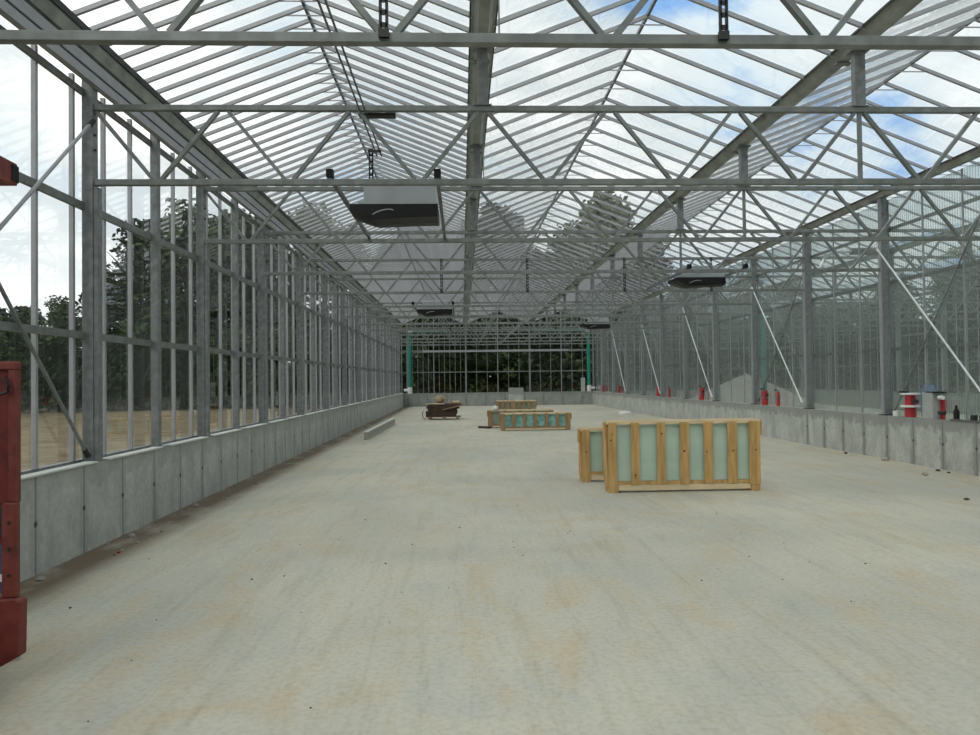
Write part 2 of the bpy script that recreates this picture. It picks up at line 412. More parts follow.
# the eaves on the left wall: a gutter with a stepped beam below it
e = empty('eaves_gutter', (XL, 0, 0), label='stepped galvanized eaves gutter along the top of the left glass wall', cat='gutter')
one('lower_beam', 'aluminium', e, 'box', .03, .10, Y0, YE, 4.62, 4.71)
one('web', 'galvanized_post', e, 'box', .01, .028, Y0, YE, 4.64, 5.04)
one('middle_rail', 'aluminium', e, 'box', .03, .085, Y0, YE, 4.75, 4.86)
m = MB(); m.prism([(.03, 4.91), (.075, 4.91), (.12, 5.02), (.12, 5.06), (.09, 5.06), (.055, 4.93), (.03, 4.93)], 'y', Y0, YE); m.build('trough', 'gutter_steel', e)
one('lip', 'dark_steel', e, 'box', .121, .14, Y0, YE, 5.03, 5.10)
m = MB(); m.prism([(-.16, 5.06), (.0, 5.05), (.0, 5.07), (-.16, 5.08)], 'y', Y0, YE); m.build('back_flange', 'galvanized', e)

# ---------------------------------------------------------------- lattice trusses
def truss_parts(x0, w, gut, main=True):
    e = empty('roof_truss')
    # a shallow box chord top and bottom, a warren web of square tube, gutter supports standing on the top chord
    one('top_chord', 'galvanized', e, 'box', x0+.03, x0+w-.03, -.03, .03, HT-.03, HT+.028, bevel=.004)
    one('bottom_chord', 'galvanized', e, 'box', x0+.03, x0+w-.03, -.032, .032, HB-.028, HB+.032, bevel=.004)
    n = 9; st = BAY/3
    for j in range(n):
        xa = x0+j*st
        for (xt, xb, s0) in ((xa+.05, xa+st/2-.04, 1), (xa+st-.05, xa+st/2+.04, -1)):
            one('diagonal', 'galvanized', e, 'beam', (xt, 0, HT-.03), (xb, 0, HB+.03), .036, .044, (0, 1, 0))
    for gx in gut:
        m = MB(); m.box(gx-.055, gx+.055, -.04, .04, HT+.028, ZG-.05); m.box(gx-.1, gx+.1, -.06, .06, ZG-.052, ZG-.032); m.box(gx-.09, gx+.09, -.045, .045, HT+.028, HT+.04)
        m.build('gutter_support', 'galvanized_post', e)
        tw = .005 if abs(gx-XL-BAY) < .01 else .02
        one('tie', 'galvanized', e, 'box', gx-tw, gx+tw, -min(tw, .015), min(tw, .015), HB+.03, HT-.03)
    return e
proto = truss_parts(XL, 3*BAY, [XL+BAY, XL+2*BAY])
for k in range(1, NT+1):
    t = proto if k == 1 else copy_tree(proto)
    t.location = (0, D(k), 0)
    tag(t, 'galvanized lattice roof truss spanning the floor, %s from the camera' % ORD[k-1], 'truss', 'roof trusses over the floor')
proto2 = truss_parts(XR, 3*BAY, [XR+BAY, XR+2*BAY])
for k in range(1, NT+1):
    t = proto2 if k == 1 else copy_tree(proto2)
    t.location = (0, D(k), 0)
    tag(t, 'lattice roof truss beyond the ribbed partition, %s from the camera' % ORD[k-1], 'truss', 'roof trusses beyond the partition')

# perforated straps hanging between the chords of every fourth truss
def strap(x, y, z0, z1, label, w=.038):
    e = empty('perforated_strap', (x, y, z0), label=label, cat='strap', group='perforated hanging straps')
    m = MB(); n = max(2, int((z1-z0)/.075)); h = (z1-z0)/n
    for s in (-1, 1): m.box(s*w/2-.009, s*w/2+.009, -.006, .006, 0, z1-z0)
    for q in range(n+1): m.box(-w/2, w/2, -.006, .006, max(0, q*h-.014), min(z1-z0, q*h+.014))
    m.build('strip', 'dark_steel', e)
    one('clamp', 'dark_steel', e, 'box', -w/2-.012, w/2+.012, -.014, .012, 0, .05)
for k, xs in ((1, (-.44, 1.60)), (5, (-.45, 1.55, 3.84, 5.9)), (9, (-.45, 1.55, 3.84))):
    for j, x in enumerate(xs):
        strap(x, D(k)-.05, HB-.01, (5.0 if k == 1 else HT+.02), 'dark perforated strap on the %s truss, %s from its left end' % (ORD[k-1], ORD[j]))
strap(-1.06, D(2)+SP*.42-.1, 3.93, 4.40, 'dark perforated strap hanging down to the nearest fan unit')

# vent push-rods beneath the left bay
e = empty('vent_push_rods', (-.985, 1, 4.378), label='pair of slim dark rods running under the left roof bay', cat='rods')
for dx in (-.045, .045): one('rod', 'dull_rod', e, 'tube', [(dx*.6, 0, 0), (dx*.6, 7.85, 0)], .010, 6)
one('bracket', 'dark_steel', e, 'box', -.11, .05, 7.60, 7.64, -.022, .0)
tag(one('mounting_plate', 'dark_steel', None, 'box', -1.04, -.66, D(2)+.03, D(2)+.12, HT-.06, HT-.03), 'dark flat plate fixed to the second truss top chord', 'plate')
for nm, (x0, x1, y, z, ) in {'over the first bay beyond the partition': (9.0, 9.75, 16.2, 4.45)}.items():
    e = empty('vent_drive', ((x0+x1)/2, y, z), label='dark ventilation drive with curved pipe near the partition top', cat='vent drive')
    one('gearbox', 'dark_steel', e, 'box', -.38, .38, -.1, .1, -.05, .08)
    one('motor', 'dull_rod', e, 'tube', [(-.1, -.14, .02), (.25, -.14, .02)], .06, 12)
    one('pipe', 'bright_rod', e, 'tube', [(-.38, 0, .02), (-.8, 0, 0), (-1.0, 0, -.1), (-1.12, 0, -.35)], .035, 8)

# ---------------------------------------------------------------- fan units on rails between trusses
def fan_unit(x, k, label, w=.98):
    y = D(k)+SP*.42
    e = empty('fan_unit', (x, y, HB), label=label, cat='fan unit', group='fan units under the trusses')
    for s, xx in ((-1, -w/2-.10), (1, w/2+.02)):
        r = one('support_rail', 'dull_rod', e, 'box', xx-.02, xx+.02, -SP*.42-.03, SP*.58, .032, .075)
        one('rail_clamp', 'black_plastic', r, 'box', xx-.035, xx+.035, -SP*.42-.05, -SP*.42+.04, .05, .13)
    m = MB(); m.box(-w/2+.1, w/2-.03, -.28, .30, .03, .27); m.build('housing', 'sheet_metal', e, bevel=.012)
    m = MB(); m.box(-w/2+.04, w/2-.01, -.34, -.30, .02, .05); m.build('front_flange', 'sheet_metal', e)
    # black scoop, deeper on one side, open to the front
    N = 14; vs = []
    for i in range(N+1):
        t = i/N; xx = -w/2-.05+t*(w+.04); dep = .05+.115*min(1, t*4) if t < .3 else .165-.03*math.sin((t-.3)/.7*math.pi/2)
        for (yy, zz) in ((-.34, .02), (-.36, -dep), (-.10, -dep-.02), (.28, -dep*.8), (.30, .02)): vs.append((xx, yy, zz))
    fs = [(i*5+j, (i+1)*5+j, (i+1)*5+(j+1) % 5, i*5+(j+1) % 5) for i in range(N) for j in range(5)]
    fs += [(0, 1, 2, 3, 4), tuple(N*5+j for j in (4, 3, 2, 1, 0))]
    m = MB(); m.add(vs, fs, 0, False); sc = m.build('scoop', 'black_plastic', e)
    m = MB(); c = Vector((-.16, -.345, -.10)); m.tube([c+Vector((.13*math.cos(a), -.004, .045*math.sin(a)+.03*math.cos(a))) for a in [.3+i*math.pi/8 for i in range(10)]], .007, 6); m.build('gleam_arc', 'grey_plastic', sc)  # grey arc modelled in place of a gleam on the scoop, not a part
fan_unit(-.74, 2, 'fan unit nearest the camera, under the left bay with black scoop')
fan_unit(-.74, 6, 'second fan unit under the left bay, above the brown stack')
fan_unit(4.98, 4, 'nearer fan unit under the right bay beside the partition')
fan_unit(5.15, 8, 'further fan unit under the right bay beside the partition')
fan_unit(12.0, 4, 'fan unit seen through the partition in the next compartment')

# ---------------------------------------------------------------- posts on the left wall
def left_post(main):
    e = empty('wall_post')
    w = .055 if main else .045
    one('upright', 'galvanized_post', e, 'box', -w-.01, w-.01, -w, w, 0, 5.03-HW, bevel=.004)
    one('base_plate', 'galvanized_post', e, 'box', -.10, .10, -.10, .10, 0, .014)
    if main:
        one('sleeve', 'galvanized_post', e, 'box', w-.01, w+.035, -.045, .045, .014, HB-.05-HW, bevel=.004)
        one('truss_bracket', 'galvanized_post', e, 'box', w-.01, w+.03, -.035, .035, HB-.03-HW, HB+.03-HW)
        one('truss_bracket', 'galvanized_post', e, 'box', w-.01, w+.03, -.035, .035, HT-.03-HW, HT+.03-HW)
        for zz in (3.15, 3.3): one('bolt', 'dark_steel', e, 'tube', [(w-.015, -.02, zz), (w+.01, -.02, zz)], .013, 6)
    return e
pm, pi_ = left_post(True), left_post(False)
cnt = 0
for k in range(0, 14):
    a = pm if cnt == 0 else copy_tree(pm); a.location = (XL, D(k), HW)
    where = 'on the left wall under the %s truss' % ORD[k-1] if k > 0 else 'on the left wall beside the camera'
    tag(a, 'broad galvanized post '+where, 'post', 'posts on the left wall')
    b = pi_ if cnt == 0 else copy_tree(pi_); b.location = (XL, D(k)+SP/2, HW)
    w2 = 'just beyond the %s truss' % ORD[k-1] if k > 0 else 'beside the camera'
    tag(b, 'slimmer intermediate galvanized post on the left wall '+w2, 'post', 'intermediate posts on the left wall')
    cnt += 1
# ---------------------------------------------------------------- glazing of the left wall
def left_window(k, n):
    e = empty('window_%d' % n, (XL-.10, D(k), 0), label='tall clear glazing section of the left wall, %s from the camera end' % ORD[n-1], cat='glass wall', kind='structure')
    for fr in (.145, .345, .545, .745, .945): one('glazing_bar', 'aluminium', e, 'box', -.02, .022, SP*fr-.019, SP*fr+.019, HW, 4.70)
    for z, h in ((2.11, .07), (3.41, .075), (4.565, .06)): one('rail', 'galvanized', e, 'box', .024, .064, .0, SP, z-h/2, z+h/2)
    one('sill_rail', 'galvanized_post', e, 'box', -.03, .03, 0, SP, HW, HW+.03)
    m = MB()
    for i, (a, b) in enumerate(((-.055, .145), (.145, .345), (.345, .545), (.545, .745), (.745, .945))):
        a, b = SP*a+.01, SP*b-.01
        for z0, z1 in ((HW+.03, 2.9), (2.905, 4.70)): m.box(-.012, -.008, a, b, z0, z1)
    m.build('glass', 'wall_glass', e)
n = 1
for k in range(-1, 14): left_window(k, n); n += 1
# cross rods beside the second truss
def rod(name, mt, p, q, r, label, cat='brace rod', group=None):
    c = (Vector(p)+Vector(q))/2; e = empty(name, c, label=label, cat=cat, group=group)
    a, b = Vector(p)-c, Vector(q)-c
    one('bar', mt, e, 'tube', [a, b], r, 8)
    d = (b-a).normalized()
    one('end_fitting', 'dark_steel' if mt != 'bright_rod' else mt, e, 'tube', [a-d*.04, a+d*.06], r*1.5, 8); one('end_fitting', 'dark_steel' if mt != 'bright_rod' else mt, e, 'tube', [b-d*.06, b+d*.04], r*1.5, 8)
rod('brace_rod', 'aluminium', (XL+.06, D(2)-.10, 4.24), (XL+.06, D(1)+.08, 1.45), .017, 'pale diagonal brace rod falling left from the second truss post')
rod('brace_rod', 'galvanized_post', (XL+.00, D(2)-.10, .93), (XL+.00, D(1)+.08, 4.20), .017, 'dark diagonal brace rod rising left from the foot of the second truss post')

# ---------------------------------------------------------------- partition on the right
def right_post():
    e = empty('partition_post')
    one('upright', 'galvanized_post', e, 'box', -.06, .06, -.06, .06, 0, ZG-.04-HW, bevel=.004)
    one('base_plate', 'dark_steel', e, 'box', -.095, .095, -.11, .11, 0, .02)
    one('front_cover', 'aluminium', e, 'box', -.082, -.062, -.045, .045, .02, HT-.05-HW)
    return e
rp = right_post(); fp = True
for k in range(0, 14):
    a = rp if fp else copy_tree(rp); fp = False; a.location = (XR, D(k), HW)
    tag(a, 'galvanized post on the right wall '+('under the %s truss' % ORD[k-1] if k else 'nearest the camera'), 'post', 'posts on the right wall')
for k in range(-1, 14):
    e = empty('window_%d' % n, (XR+.11, D(k), 0), label='ribbed translucent glazing section of the right partition, %s from the camera end' % ORD[k+1], cat='glass partition', kind='structure'); n += 1
    for fr in (.0, .333, .667): one('glazing_bar', 'aluminium', e, 'box', -.012, .014, SP*fr-.012, SP*fr+.012, HW, HT+.6)
    for z in (2.11, 3.41, 4.45): one('rail', 'galvanized', e, 'box', .012, .05, 0, SP, z-.03, z+.03)
    m = MB()
    for i in range(3): m.box(-.004, .004, SP*i/3+.013, SP*(i+1)/3-.013, HW+.01, HT+.6)
    m.build('glass', 'ribbed_glazing', e)
for j, (yt, zt, yb, zb) in enumerate(((13.70, 4.05, 10.64, .98), (19.80, 4.08, 16.97, 1.0), (26.1, 4.15, 23.2, .98), (32.3, 4.15, 29.4, 1.0), (38.6, 4.1, 35.7, 1.0))):
    rod('brace_rod', 'bright_rod', (XR-.085, yt, zt), (XR-.085, yb, zb), .017, 'bright white diagonal brace rod on the right partition, %s from the camera' % ORD[j], group='bright brace rods on the partition')
for j, (yt, zt, yb, zb) in enumerate(((10.8, 4.6, 13.55, .9), (17.0, 4.2, 19.85, .95))):
    rod('brace_rod', 'galvanized_post', (XR+.075, yt, zt), (XR+.075, yb, zb), .014, 'dark thin brace rod crossing the %s bright rod on the partition' % ORD[j], group='dark brace rods on the partition')

# far wall of the next compartment
for k in range(-1, 14):
    e = empty('window_%d' % n, (XF+.05, D(k), 0), label='glazing section of the outer wall of the next compartment, %s from the camera end' % ORD[k+1], cat='glass wall', kind='structure'); n += 1
    for fr in (.0, .2, .4, .6, .8): one('glazing_bar', 'aluminium', e, 'box', -.012, .014, SP*fr-.016, SP*fr+.016, HW, 5.0)
    for z in (2.11, 3.41): one('rail', 'galvanized', e, 'box', -.05, -.013, 0, SP, z-.035, z+.035)
    one('glass', 'wall_glass', e, 'box', -.002, .002, .01, SP-.01, HW, 5.0)
    p = rp if False else copy_tree(rp); p.location = (XF-.08, D(k)+SP*.0, HW)
    tag(p, 'post at the outer wall of the next compartment, %s from the camera end' % ORD[k+1], 'post', 'posts at the far outer wall')

# ---------------------------------------------------------------- end wall
def end_window(x0, w, bars, label, n, thick):
    e = empty('window_%d' % n, (x0, YE+.02, 0), label=label, cat='glass wall', kind='structure')
    def top(x): return ZG+.1+RISE*(1-abs(x-w/2)/(w/2)) if w > 3 else HT
    for i in range(bars):
        x = w*i/bars; t = .045 if i % thick == 0 else .02
        one('glazing_bar', 'aluminium', e, 'box', x-t/2, x+t/2, -.03, .03, HW-.02, min(top(x)-.02, ZR))
    for z, h in ((2.11, .06), (3.41, .14), (4.45, .06)): one('rail', 'galvanized', e, 'box', 0, w, -.07, -.03, z-h/2, z+h/2)
    m = MB(); m.prism([(0.01, HW), (w-.01, HW), (w-.01, ZG+.1), (w/2, ZR), (.01, ZG+.1)], 'y', -.002, .002); m.build('glass', 'wall_glass', e)
for b in range(6):
    end_window(XL+b*BAY, BAY, 12 if b == 0 else 6, 'glazed gable end of the %s bay from the left' % ORD[b], n, 6 if b == 0 else 3); n += 1
for j, x in enumerate((XL+.35, XL+BAY, XL+2*BAY, XR)):
    e = empty('end_post', (x, YE-.0, HW-.02), label='galvanized post in the far end wall, %s from the left' % ORD[j], cat='post', group='posts in the end wall')
    one('upright', 'galvanized_post', e, 'box', -.05, .05, -.14, -.06+.02, 0, ZG-HW); one('base_plate', 'galvanized_post', e, 'box', -.05, .05, -.06, .1, 0, .015)
tag(one('curtain_housing', 'sheet_metal', None, 'box', -2.4, 6.6, YE-.52, YE-.34, 3.34, 3.46), 'long pale beam across the far end below the last truss', 'beam')
for j, x in enumerate((-2.2, 2.1, 6.4)):
    tag(one('beam_hanger', 'dull_rod', None, 'box', x-.02, x+.02, YE-.45, YE-.41, 3.46, 5.2), 'thin hanger carrying the far pale beam, %s from the left' % ORD[j], 'hanger', 'hangers of the far beam')
tag(one('end_wall_block', 'right_concrete', None, 'box', 2.86, 3.80, YE-.34, YE-.301, .0, 1.10), 'pale raised block at the middle of the far end wall', 'block')
tag(one('control_cabinet', 'grey_plastic', None, 'box', 7.42, 7.66, YE-.28, YE-.06, HW-.019, 1.66, bevel=.01), 'grey cabinet on the far end wall beside the right teal pipe', 'cabinet')

# teal downpipes near the end wall
def downpipe(x, sgn, x1, label):
    e = empty('teal_pipe', (x, YE-.15, 0), label=label, cat='pipe', group='teal pipes at the far end')
    one('vertical_pipe', 'teal_paint', e, 'tube', [(0, 0, 1.15), (0, 0, 4.55)], .11, 14)
    one('horizontal_pipe', 'teal_paint', e, 'tube', [(sgn*.16, 0, 4.66), (x1-x, 0, 4.66)], .09, 12)
    one('elbow', 'white_plastic', e, 'tube', [(0, 0, 4.5), (0, 0, 4.6), (sgn*.06, 0, 4.66), (sgn*.2, 0, 4.66)], .12, 12)
    one('foot_fitting', 'white_plastic', e, 'tube', [(0, 0, HW-.02), (0, 0, 1.2)], .14, 14)
    one('side_outlet', 'white_plastic', e, 'tube', [(0, 0, 1.02), (-sgn*.36, 0, 1.02)], .085, 12)
downpipe(-3.23, 1, -1.33, 'teal vertical pipe with white fittings at the far left corner')
downpipe(7.92, -1, 4.6, 'teal vertical pipe with white fittings at the far right corner')
e = empty('teal_pipe', (13.6, 32, 0), label='faint teal pipe standing beyond the ribbed partition', cat='pipe')
one('vertical_pipe', 'teal_paint', e, 'tube', [(0, 0, .4), (0, 0, 4.5)], .13, 12); one('foot_fitting', 'white_plastic', e, 'tube', [(0, 0, 0), (0, 0, .5)], .16, 12)

# ---------------------------------------------------------------- glass crates
def crate(loc, w, h, d, boards, label, glass='glass_stack', rz=0, wood='wood', blocks=True, full=True):
    e = empty('glass_crate', loc, rz, label=label, cat='crate', group='wooden crates of glass panes')
    sk = .085 if h > .7 else .05; tr = .05
    for s in (0, 1):                                        # skids under both ends
        x = .02 if s == 0 else w-.15
        one('skid', wood, e, 'box', x, x+.13, -.02, d+.02, 0, sk-.002, bevel=.003)
    for y0, y1 in ((0, .03), (d-.03, d)):
        one('bottom_rail', wood, e, 'box', .03, w-.03, y0+.002, y1-.002, sk+.025, sk+.07)
        one('top_rail', 'pale_wood', e, 'box', 0, w, y0-.006, y1+.006, h-tr, h, bevel=.003)
        for i, (a, b) in enumerate(boards):
            yy = (-.022, -.001) if y0 == 0 else (d+.001, d+.022)
            bo = one('board', wood, e, 'box', a, b, yy[0], yy[1], sk+.024 if 0 < i < len(boards)-1 else sk, h-tr*.5, bevel=.003)
            if y0 == 0 and full:
                for q in range(random.choice((1, 2, 2, 3))):
                    kz = random.uniform(sk+.1, h-.15); kx = random.uniform(a+.03, b-.03)
                    one('knot', 'knot', bo, 'tube', [(kx, yy[0]-.0015, kz), (kx, yy[0]+.004, kz)], random.uniform(.009, .018), 8)
    for x0, x1 in ((0, .028), (w-.028, w)):
        one('end_board', wood, e, 'box', x0, x1, .035, d-.035, sk, h-tr-.002)
    if blocks:
        for xx in (-.035, w):
            one('side_cleat', wood, e, 'box', xx, xx+.035, .03, .12, h-.22, h-.02)
    for i in range(int((d-.14)/.022)):                        # upright panes standing in the crate
        y = .05+i*.022
        one('glass_pane', glass, e, 'box', .06, w-.06, y, y+.012, sk+.072, h-tr-.012-.003*(i % 3))
    one('glass_pane', glass, e, 'box', .05, w-.05, .034, .044, sk+.072, h-tr-.17)
    one('edge_packing', 'pale_wood', e, 'box', .155, w-.155, -.012, .02, .03, sk+.018)
    return e
FB = [(.02, .14), (.34, .46), (.71, .83), (1.04, 1.17), (1.38, 1.51), (1.72, 1.86), (2.03, 2.19)]
crate((2.03, 10.1, 0), 2.20, 1.01, .26, FB, 'largest wooden crate of pale green glass, nearest the camera on the open floor')
crate((1.84, 11.2, 0), 2.20, .84, .26, FB, 'wooden glass crate half hidden behind the nearest crate')
FB2 = [(0, .13), (.36, .46), (.70, .80), (1.04, 1.14), (1.40, 1.50), (1.74, 1.84), (2.05, 2.2)]
crate((1.20, 22.6, 0), 2.22, .56, .30, FB2, 'low wooden crate with blue-green glass in six openings, front of the far group', 'blue_glass_stack', rz=.03, wood='weathered_wood', full=False)
crate((.86, 24.0, 0), 2.15, .60, .45, [(0, .12), (.5, .6), (1.0, 1.1), (1.5, 1.6), (2.03, 2.15)], 'open-topped wooden crate behind the low front crate of the far group', 'grey_glass_stack', wood='weathered_wood', full=False)
crate((1.30, 27.2, 0), 1.50, .82, .3, [(0, .1), (.2, .28), (.38, .46), (.56, .72), (.82, .9), (1.0, 1.08), (1.18, 1.26), (1.4, 1.5)], 'tallest yellowish crate at the back of the far group', 'grey_glass_stack', wood='weathered_wood', full=False)
m = MB(); m.tube([(0, 0, 0), (0, .0, .03), (.0, 0, .10), (0, 0, .15)], [.06, .10, .09, .04], 10); o = m.build('plastic_bundle', 'white_plastic'); o.location = (1.10, 24.0, .60)
tag(o, 'small white plastic bundle on the open-topped far crate', 'bundle')
tag(one('timber_offcut', 'dark_brown_board', None, 'beam', (.55, 24.1, .035), (.92, 23.8, .035), .10, .07), 'dark timber offcut on the floor left of the far crates', 'timber')

# ---------------------------------------------------------------- dark stack on a pallet
e = empty('wooden_pallet', (-.77, 29.9, 0), label='low wooden pallet under the dark brown stack', cat='pallet')
for x in (-.62, -.05, .5): one('block', 'scrap_wood', e, 'box', x, x+.13, -.45, .45, 0, .10)
for i in range(5): one('deck_board', 'scrap_wood', e, 'box', -.72, .70, -.46+i*.19, -.32+i*.19, .102, .125)
m = MB(); m.tube([(-.72, -.46, .04), (-.84, -.46, .10), (-.86, -.46, .3), (-.8, -.46, .36)], .02, 6); m.build('strap_end', 'scrap_wood', e)
z = .127
lay = [(-.66, .56, .11), (-.68, .62, .11), (-.60, .60, .10), (-.64, .70, .10), (-.58, .78, .09)]
for i, (a, b, h) in enumerate(lay):
    o = one('dark_board_bundle', 'dark_brown_board', None, 'box', a, b, -.42+.01*i, .40, 0, h-.004, bevel=.01); o.location = (-.82, 29.9, z); o.rotation_euler = (0, 0, .03*((i % 3)-1))
    tag(o, 'dark brown bundle of boards on the pallet, %s layer up' % ORD[i], 'boards', 'dark bundles stacked on the pallet'); z += h
o = one('plank', 'pale_wood', None, 'box', -.36, .36, -.06, .06, 0, .03); o.location = (-1.12, 29.6, z); tag(o, 'pale flat plank on top left of the dark stack', 'plank')
o = one('plank', 'scrap_wood', None, 'beam', (-.42, 0, -.10), (.42, 0, .10), .06, .05); o.location = (-.38, 29.44, z-.13); tag(o, 'slanting wooden plank leaning across the front of the dark stack', 'plank')
o = one('plank', 'scrap_wood', None, 'box', -.3, .3, -.15, .15, 0, .05); o.location = (-.36, 29.8, z); o.rotation_euler = (0, 0, .3); tag(o, 'short scrap plank on top right of the dark stack', 'plank')
o = one('offcut', 'pale_wood', None, 'box', -.14, .14, -.08, .08, 0, .07, bevel=.01); o.location = (-.26, 29.8, z+.052); tag(o, 'pale wood offcut on the right end of the dark stack', 'offcut')
m = MB(); N = 12; R = 8
vs = []; fs = []
for i in range(R+1):
    ph = math.pi*i/R
    for k in range(N):
        a = 2*math.pi*k/N; rr = 1+.12*math.sin(3*a+i)+.08*math.cos(5*a)
        vs.append((.20*math.sin(ph)*math.cos(a)*rr, .2*math.sin(ph)*math.sin(a)*rr, .17-.17*math.cos(ph)*(1+.05*math.sin(2*a))))
for i in range(R):
    for k in range(N): fs.append((i*N+k, i*N+(k+1) % N, (i+1)*N+(k+1) % N, (i+1)*N+k))
m.add(vs, fs, 0, True); o = m.build('sack', 'tan_sack'); o.location = (-.93, 29.85, z+.03); tag(o, 'lumpy tan sack sitting on top of the dark stack', 'sack')

# ---------------------------------------------------------------- loose beam, lid, debris
e = empty('steel_channel', (-2.66, 19.95, 0), rz=-.012, label='long pale-topped channel lying on the floor along the left wall', cat='channel')
m = MB(); m.prism([(-.06, 0), (.06, 0), (.06, .03), (.045, .04), (.045, .20), (-.045, .20), (-.045, .04), (-.06, .03)], 'y', 0, 7.2); m.build('channel_body', 'stone', e)
one('pale_top', 'wall_cap', e, 'box', -.06, .06, 0, 7.2, .2, .225, bevel=.004)
m = MB(); m.tube([(0, 0, 0), (0, 0, .09), (0, 0, .11)], [.30, .30, .24], 20); m.tube([(0, 0, .11), (0, 0, .14)], .06, 10)
o = m.build('bucket_lid', 'white_plastic'); o.location = (7.35, 32.3, 0); tag(o, 'flat white plastic lid lying on the far right of the floor', 'lid')

def pebble(x, y, r, mt, label, cat='stone', group=None, name='stone'):
    m = MB(); vs = []; N = 7
    for i, (zz, rr) in enumerate(((0, .7), (.35, 1.0), (.8, .75), (1.0, .3))):
        for k in range(N):
            a = 2*math.pi*k/N; q = rr*random.uniform(.8, 1.15); vs.append((r*q*math.cos(a)*1.25, r*q*math.sin(a), zz*r*1.0))
    fs = [(i*N+k, i*N+(k+1) % N, (i+1)*N+(k+1) % N, (i+1)*N+k) for i in range(3) for k in range(N)]+[tuple(range(3*N, 4*N)), tuple(range(N-1, -1, -1))]
    m.add(vs, fs); o = m.build(name, mt); o.location = (x, y, 0); o.rotation_euler = (0, 0, random.uniform(0, 6)); tag(o, label, cat, group)
pebble(-3.5, 6.13, .035, 'stone', 'pale stone at the foot of the left wall, nearest the red machine')
pebble(-3.52, 7.8, .035, 'stone', 'pale stone at the foot of the left wall below the second post')
pebble(-3.50, 9.6, .04, 'stone', 'stone against the left wall beyond the second truss')
pebble(-3.30, 7.05, .02, 'bright_red', 'tiny bright red scrap on the floor near the left wall', 'scrap', name='red_scrap')
pebble(6.45, 9.02, .028, 'dark_stone', 'small dark scrap on the floor at the right edge of the picture', 'scrap', name='dark_scrap')
pebble(7.95, 13.3, .07, 'stone', 'pale stone against the right wall')
pebble(7.92, 11.75, .035, 'dark_stone', 'dark lump at the foot of the right wall, larger of two')
pebble(7.93, 11.5, .025, 'dark_stone', 'dark lump at the foot of the right wall, smaller of two')
pebble(7.4, 11.3, .05, 'stone', 'flat pale stone on the floor in front of two dark lumps')
pebble(7.9, 14.6, .04, 'dark_stone', 'dark stone at the foot of the right wall farther back')
pebble(-2.85, 5.35, .010, 'dark_stone', 'dark scrap on the floor right of the red machine')
for i in range(46):
    y = random.uniform(3.3, 9.5); x = random.uniform(-.55, .62)*y
    if x < -2.9 or (1.7 < x < 4.6 and y > 9.7) or (x < -2.0 and y < 4.9): continue
    pebble(x, y, random.uniform(.004, .009), random.choice(('dark_stone', 'dark_stone', 'stone')), 'tiny crumb of grit scattered on the open floor', 'grit', 'grit crumbs on the floor', 'grit_crumb')
for i in range(26):
    y = random.uniform(5.2, 16); x = -3.62+random.uniform(.02, .34)
    pebble(x, y, random.uniform(.01, .022), random.choice(('stone', 'scrap_wood', 'stone')), 'small lump of soil along the foot of the left wall', 'soil lump', 'soil lumps along the left wall', 'soil_lump')

# ---------------------------------------------------------------- red pumps and bits on the right wall
def pump(y, h, label, r=.10):
    e = empty('red_fitting', (XR-.0+.0, y, HW), label=label, cat='fitting', group='red fittings on the right wall')
    one('body', 'bright_red', e, 'tube', [(0, 0, 0), (0, 0, h*.42)], r*.72, 14)
    one('body', 'bright_red', e, 'tube', [(0, 0, h*.50), (0, 0, h*.92)], r*.68, 14)
    fm = 'white_plastic' if r > .125 else 'dull_rod'
    one('flange', fm, e, 'tube', [(0, 0, h*.42), (0, 0, h*.5)], r*(1.25 if r > .125 else .8), 14)
    one('flange', fm, e, 'tube', [(0, 0, h*.94), (0, 0, h)], r*(1.25 if r > .125 else .5), 14)
    one('handle', 'black_plastic', e, 'beam', (-.03, -.0, h+.02), (-.03, r*1.9, h+.02), .03, .03)
    one('outlet', 'dark_steel', e, 'tube', [(0, 0, h*.66), (0, -r*1.5, h*.66)], r*.3, 8)
pump(12.92, .44, 'red fitting with white flanges, between the nearest two right posts', .13)
pump(19.27, .42, 'red fitting just left of the slim red one, beside the fifth truss', .115)
pump(18.45, .40, 'slim red fitting right of its wider neighbour', .06)
pump(24.44, .44, 'single red fitting beyond the front crate on the right wall', .12)
pump(29.93, .42, 'red fitting far back on the right wall, left of a slimmer one', .12)
pump(28.3, .38, 'slim red fitting far back on the right wall', .07)
pump(37.4, .40, 'small red fitting near the far right corner', .12)
pump(41.6, .36, 'tiny red fitting nearest the far right corner', .10)
e = empty('grey_tank', (XR, 12.25, HW), label='upright grey box with red edge on the right wall', cat='box')
one('box_body', 'grey_plastic', e, 'box', -.10, .09, -.10, .18, 0, .46, bevel=.01)
one('red_side', 'bright_red', e, 'box', .04, .088, -.16, -.102, 0, .34); one('lid', 'black_plastic', e, 'box', -.10, .09, -.19, .1, .461, .48)
one('outlet', 'white_plastic', e, 'tube', [(-.02, -.16, .38), (-.02, -.27, .38)], .035, 8); one('outlet', 'dark_steel', e, 'tube', [(-.02, -.16, .12), (-.02, -.30, .12)], .035, 8)
e = empty('blue_cover', (XR+.6, 13.3, 0), label='blue covered canister beyond the partition behind the red fitting', cat='canister')
one('cover', 'blue_cover', e, 'tube', [(0, 0, .9), (0, 0, 1.30), (0, 0, 1.42)], [.13, .13, .08], 14); one('stand', 'grey_plastic', e, 'tube', [(0, 0, 0), (0, 0, .9)], .12, 14)
o = one('black_bottle', 'black_plastic', None, 'tube', [(0, 0, 0), (0, 0, .16), (0, 0, .21), (0, 0, .26)], [.045, .045, .02, .02], 12); o.location = (XR-.02, 11.66, HW); tag(o, 'small black bottle standing on the right wall', 'bottle')
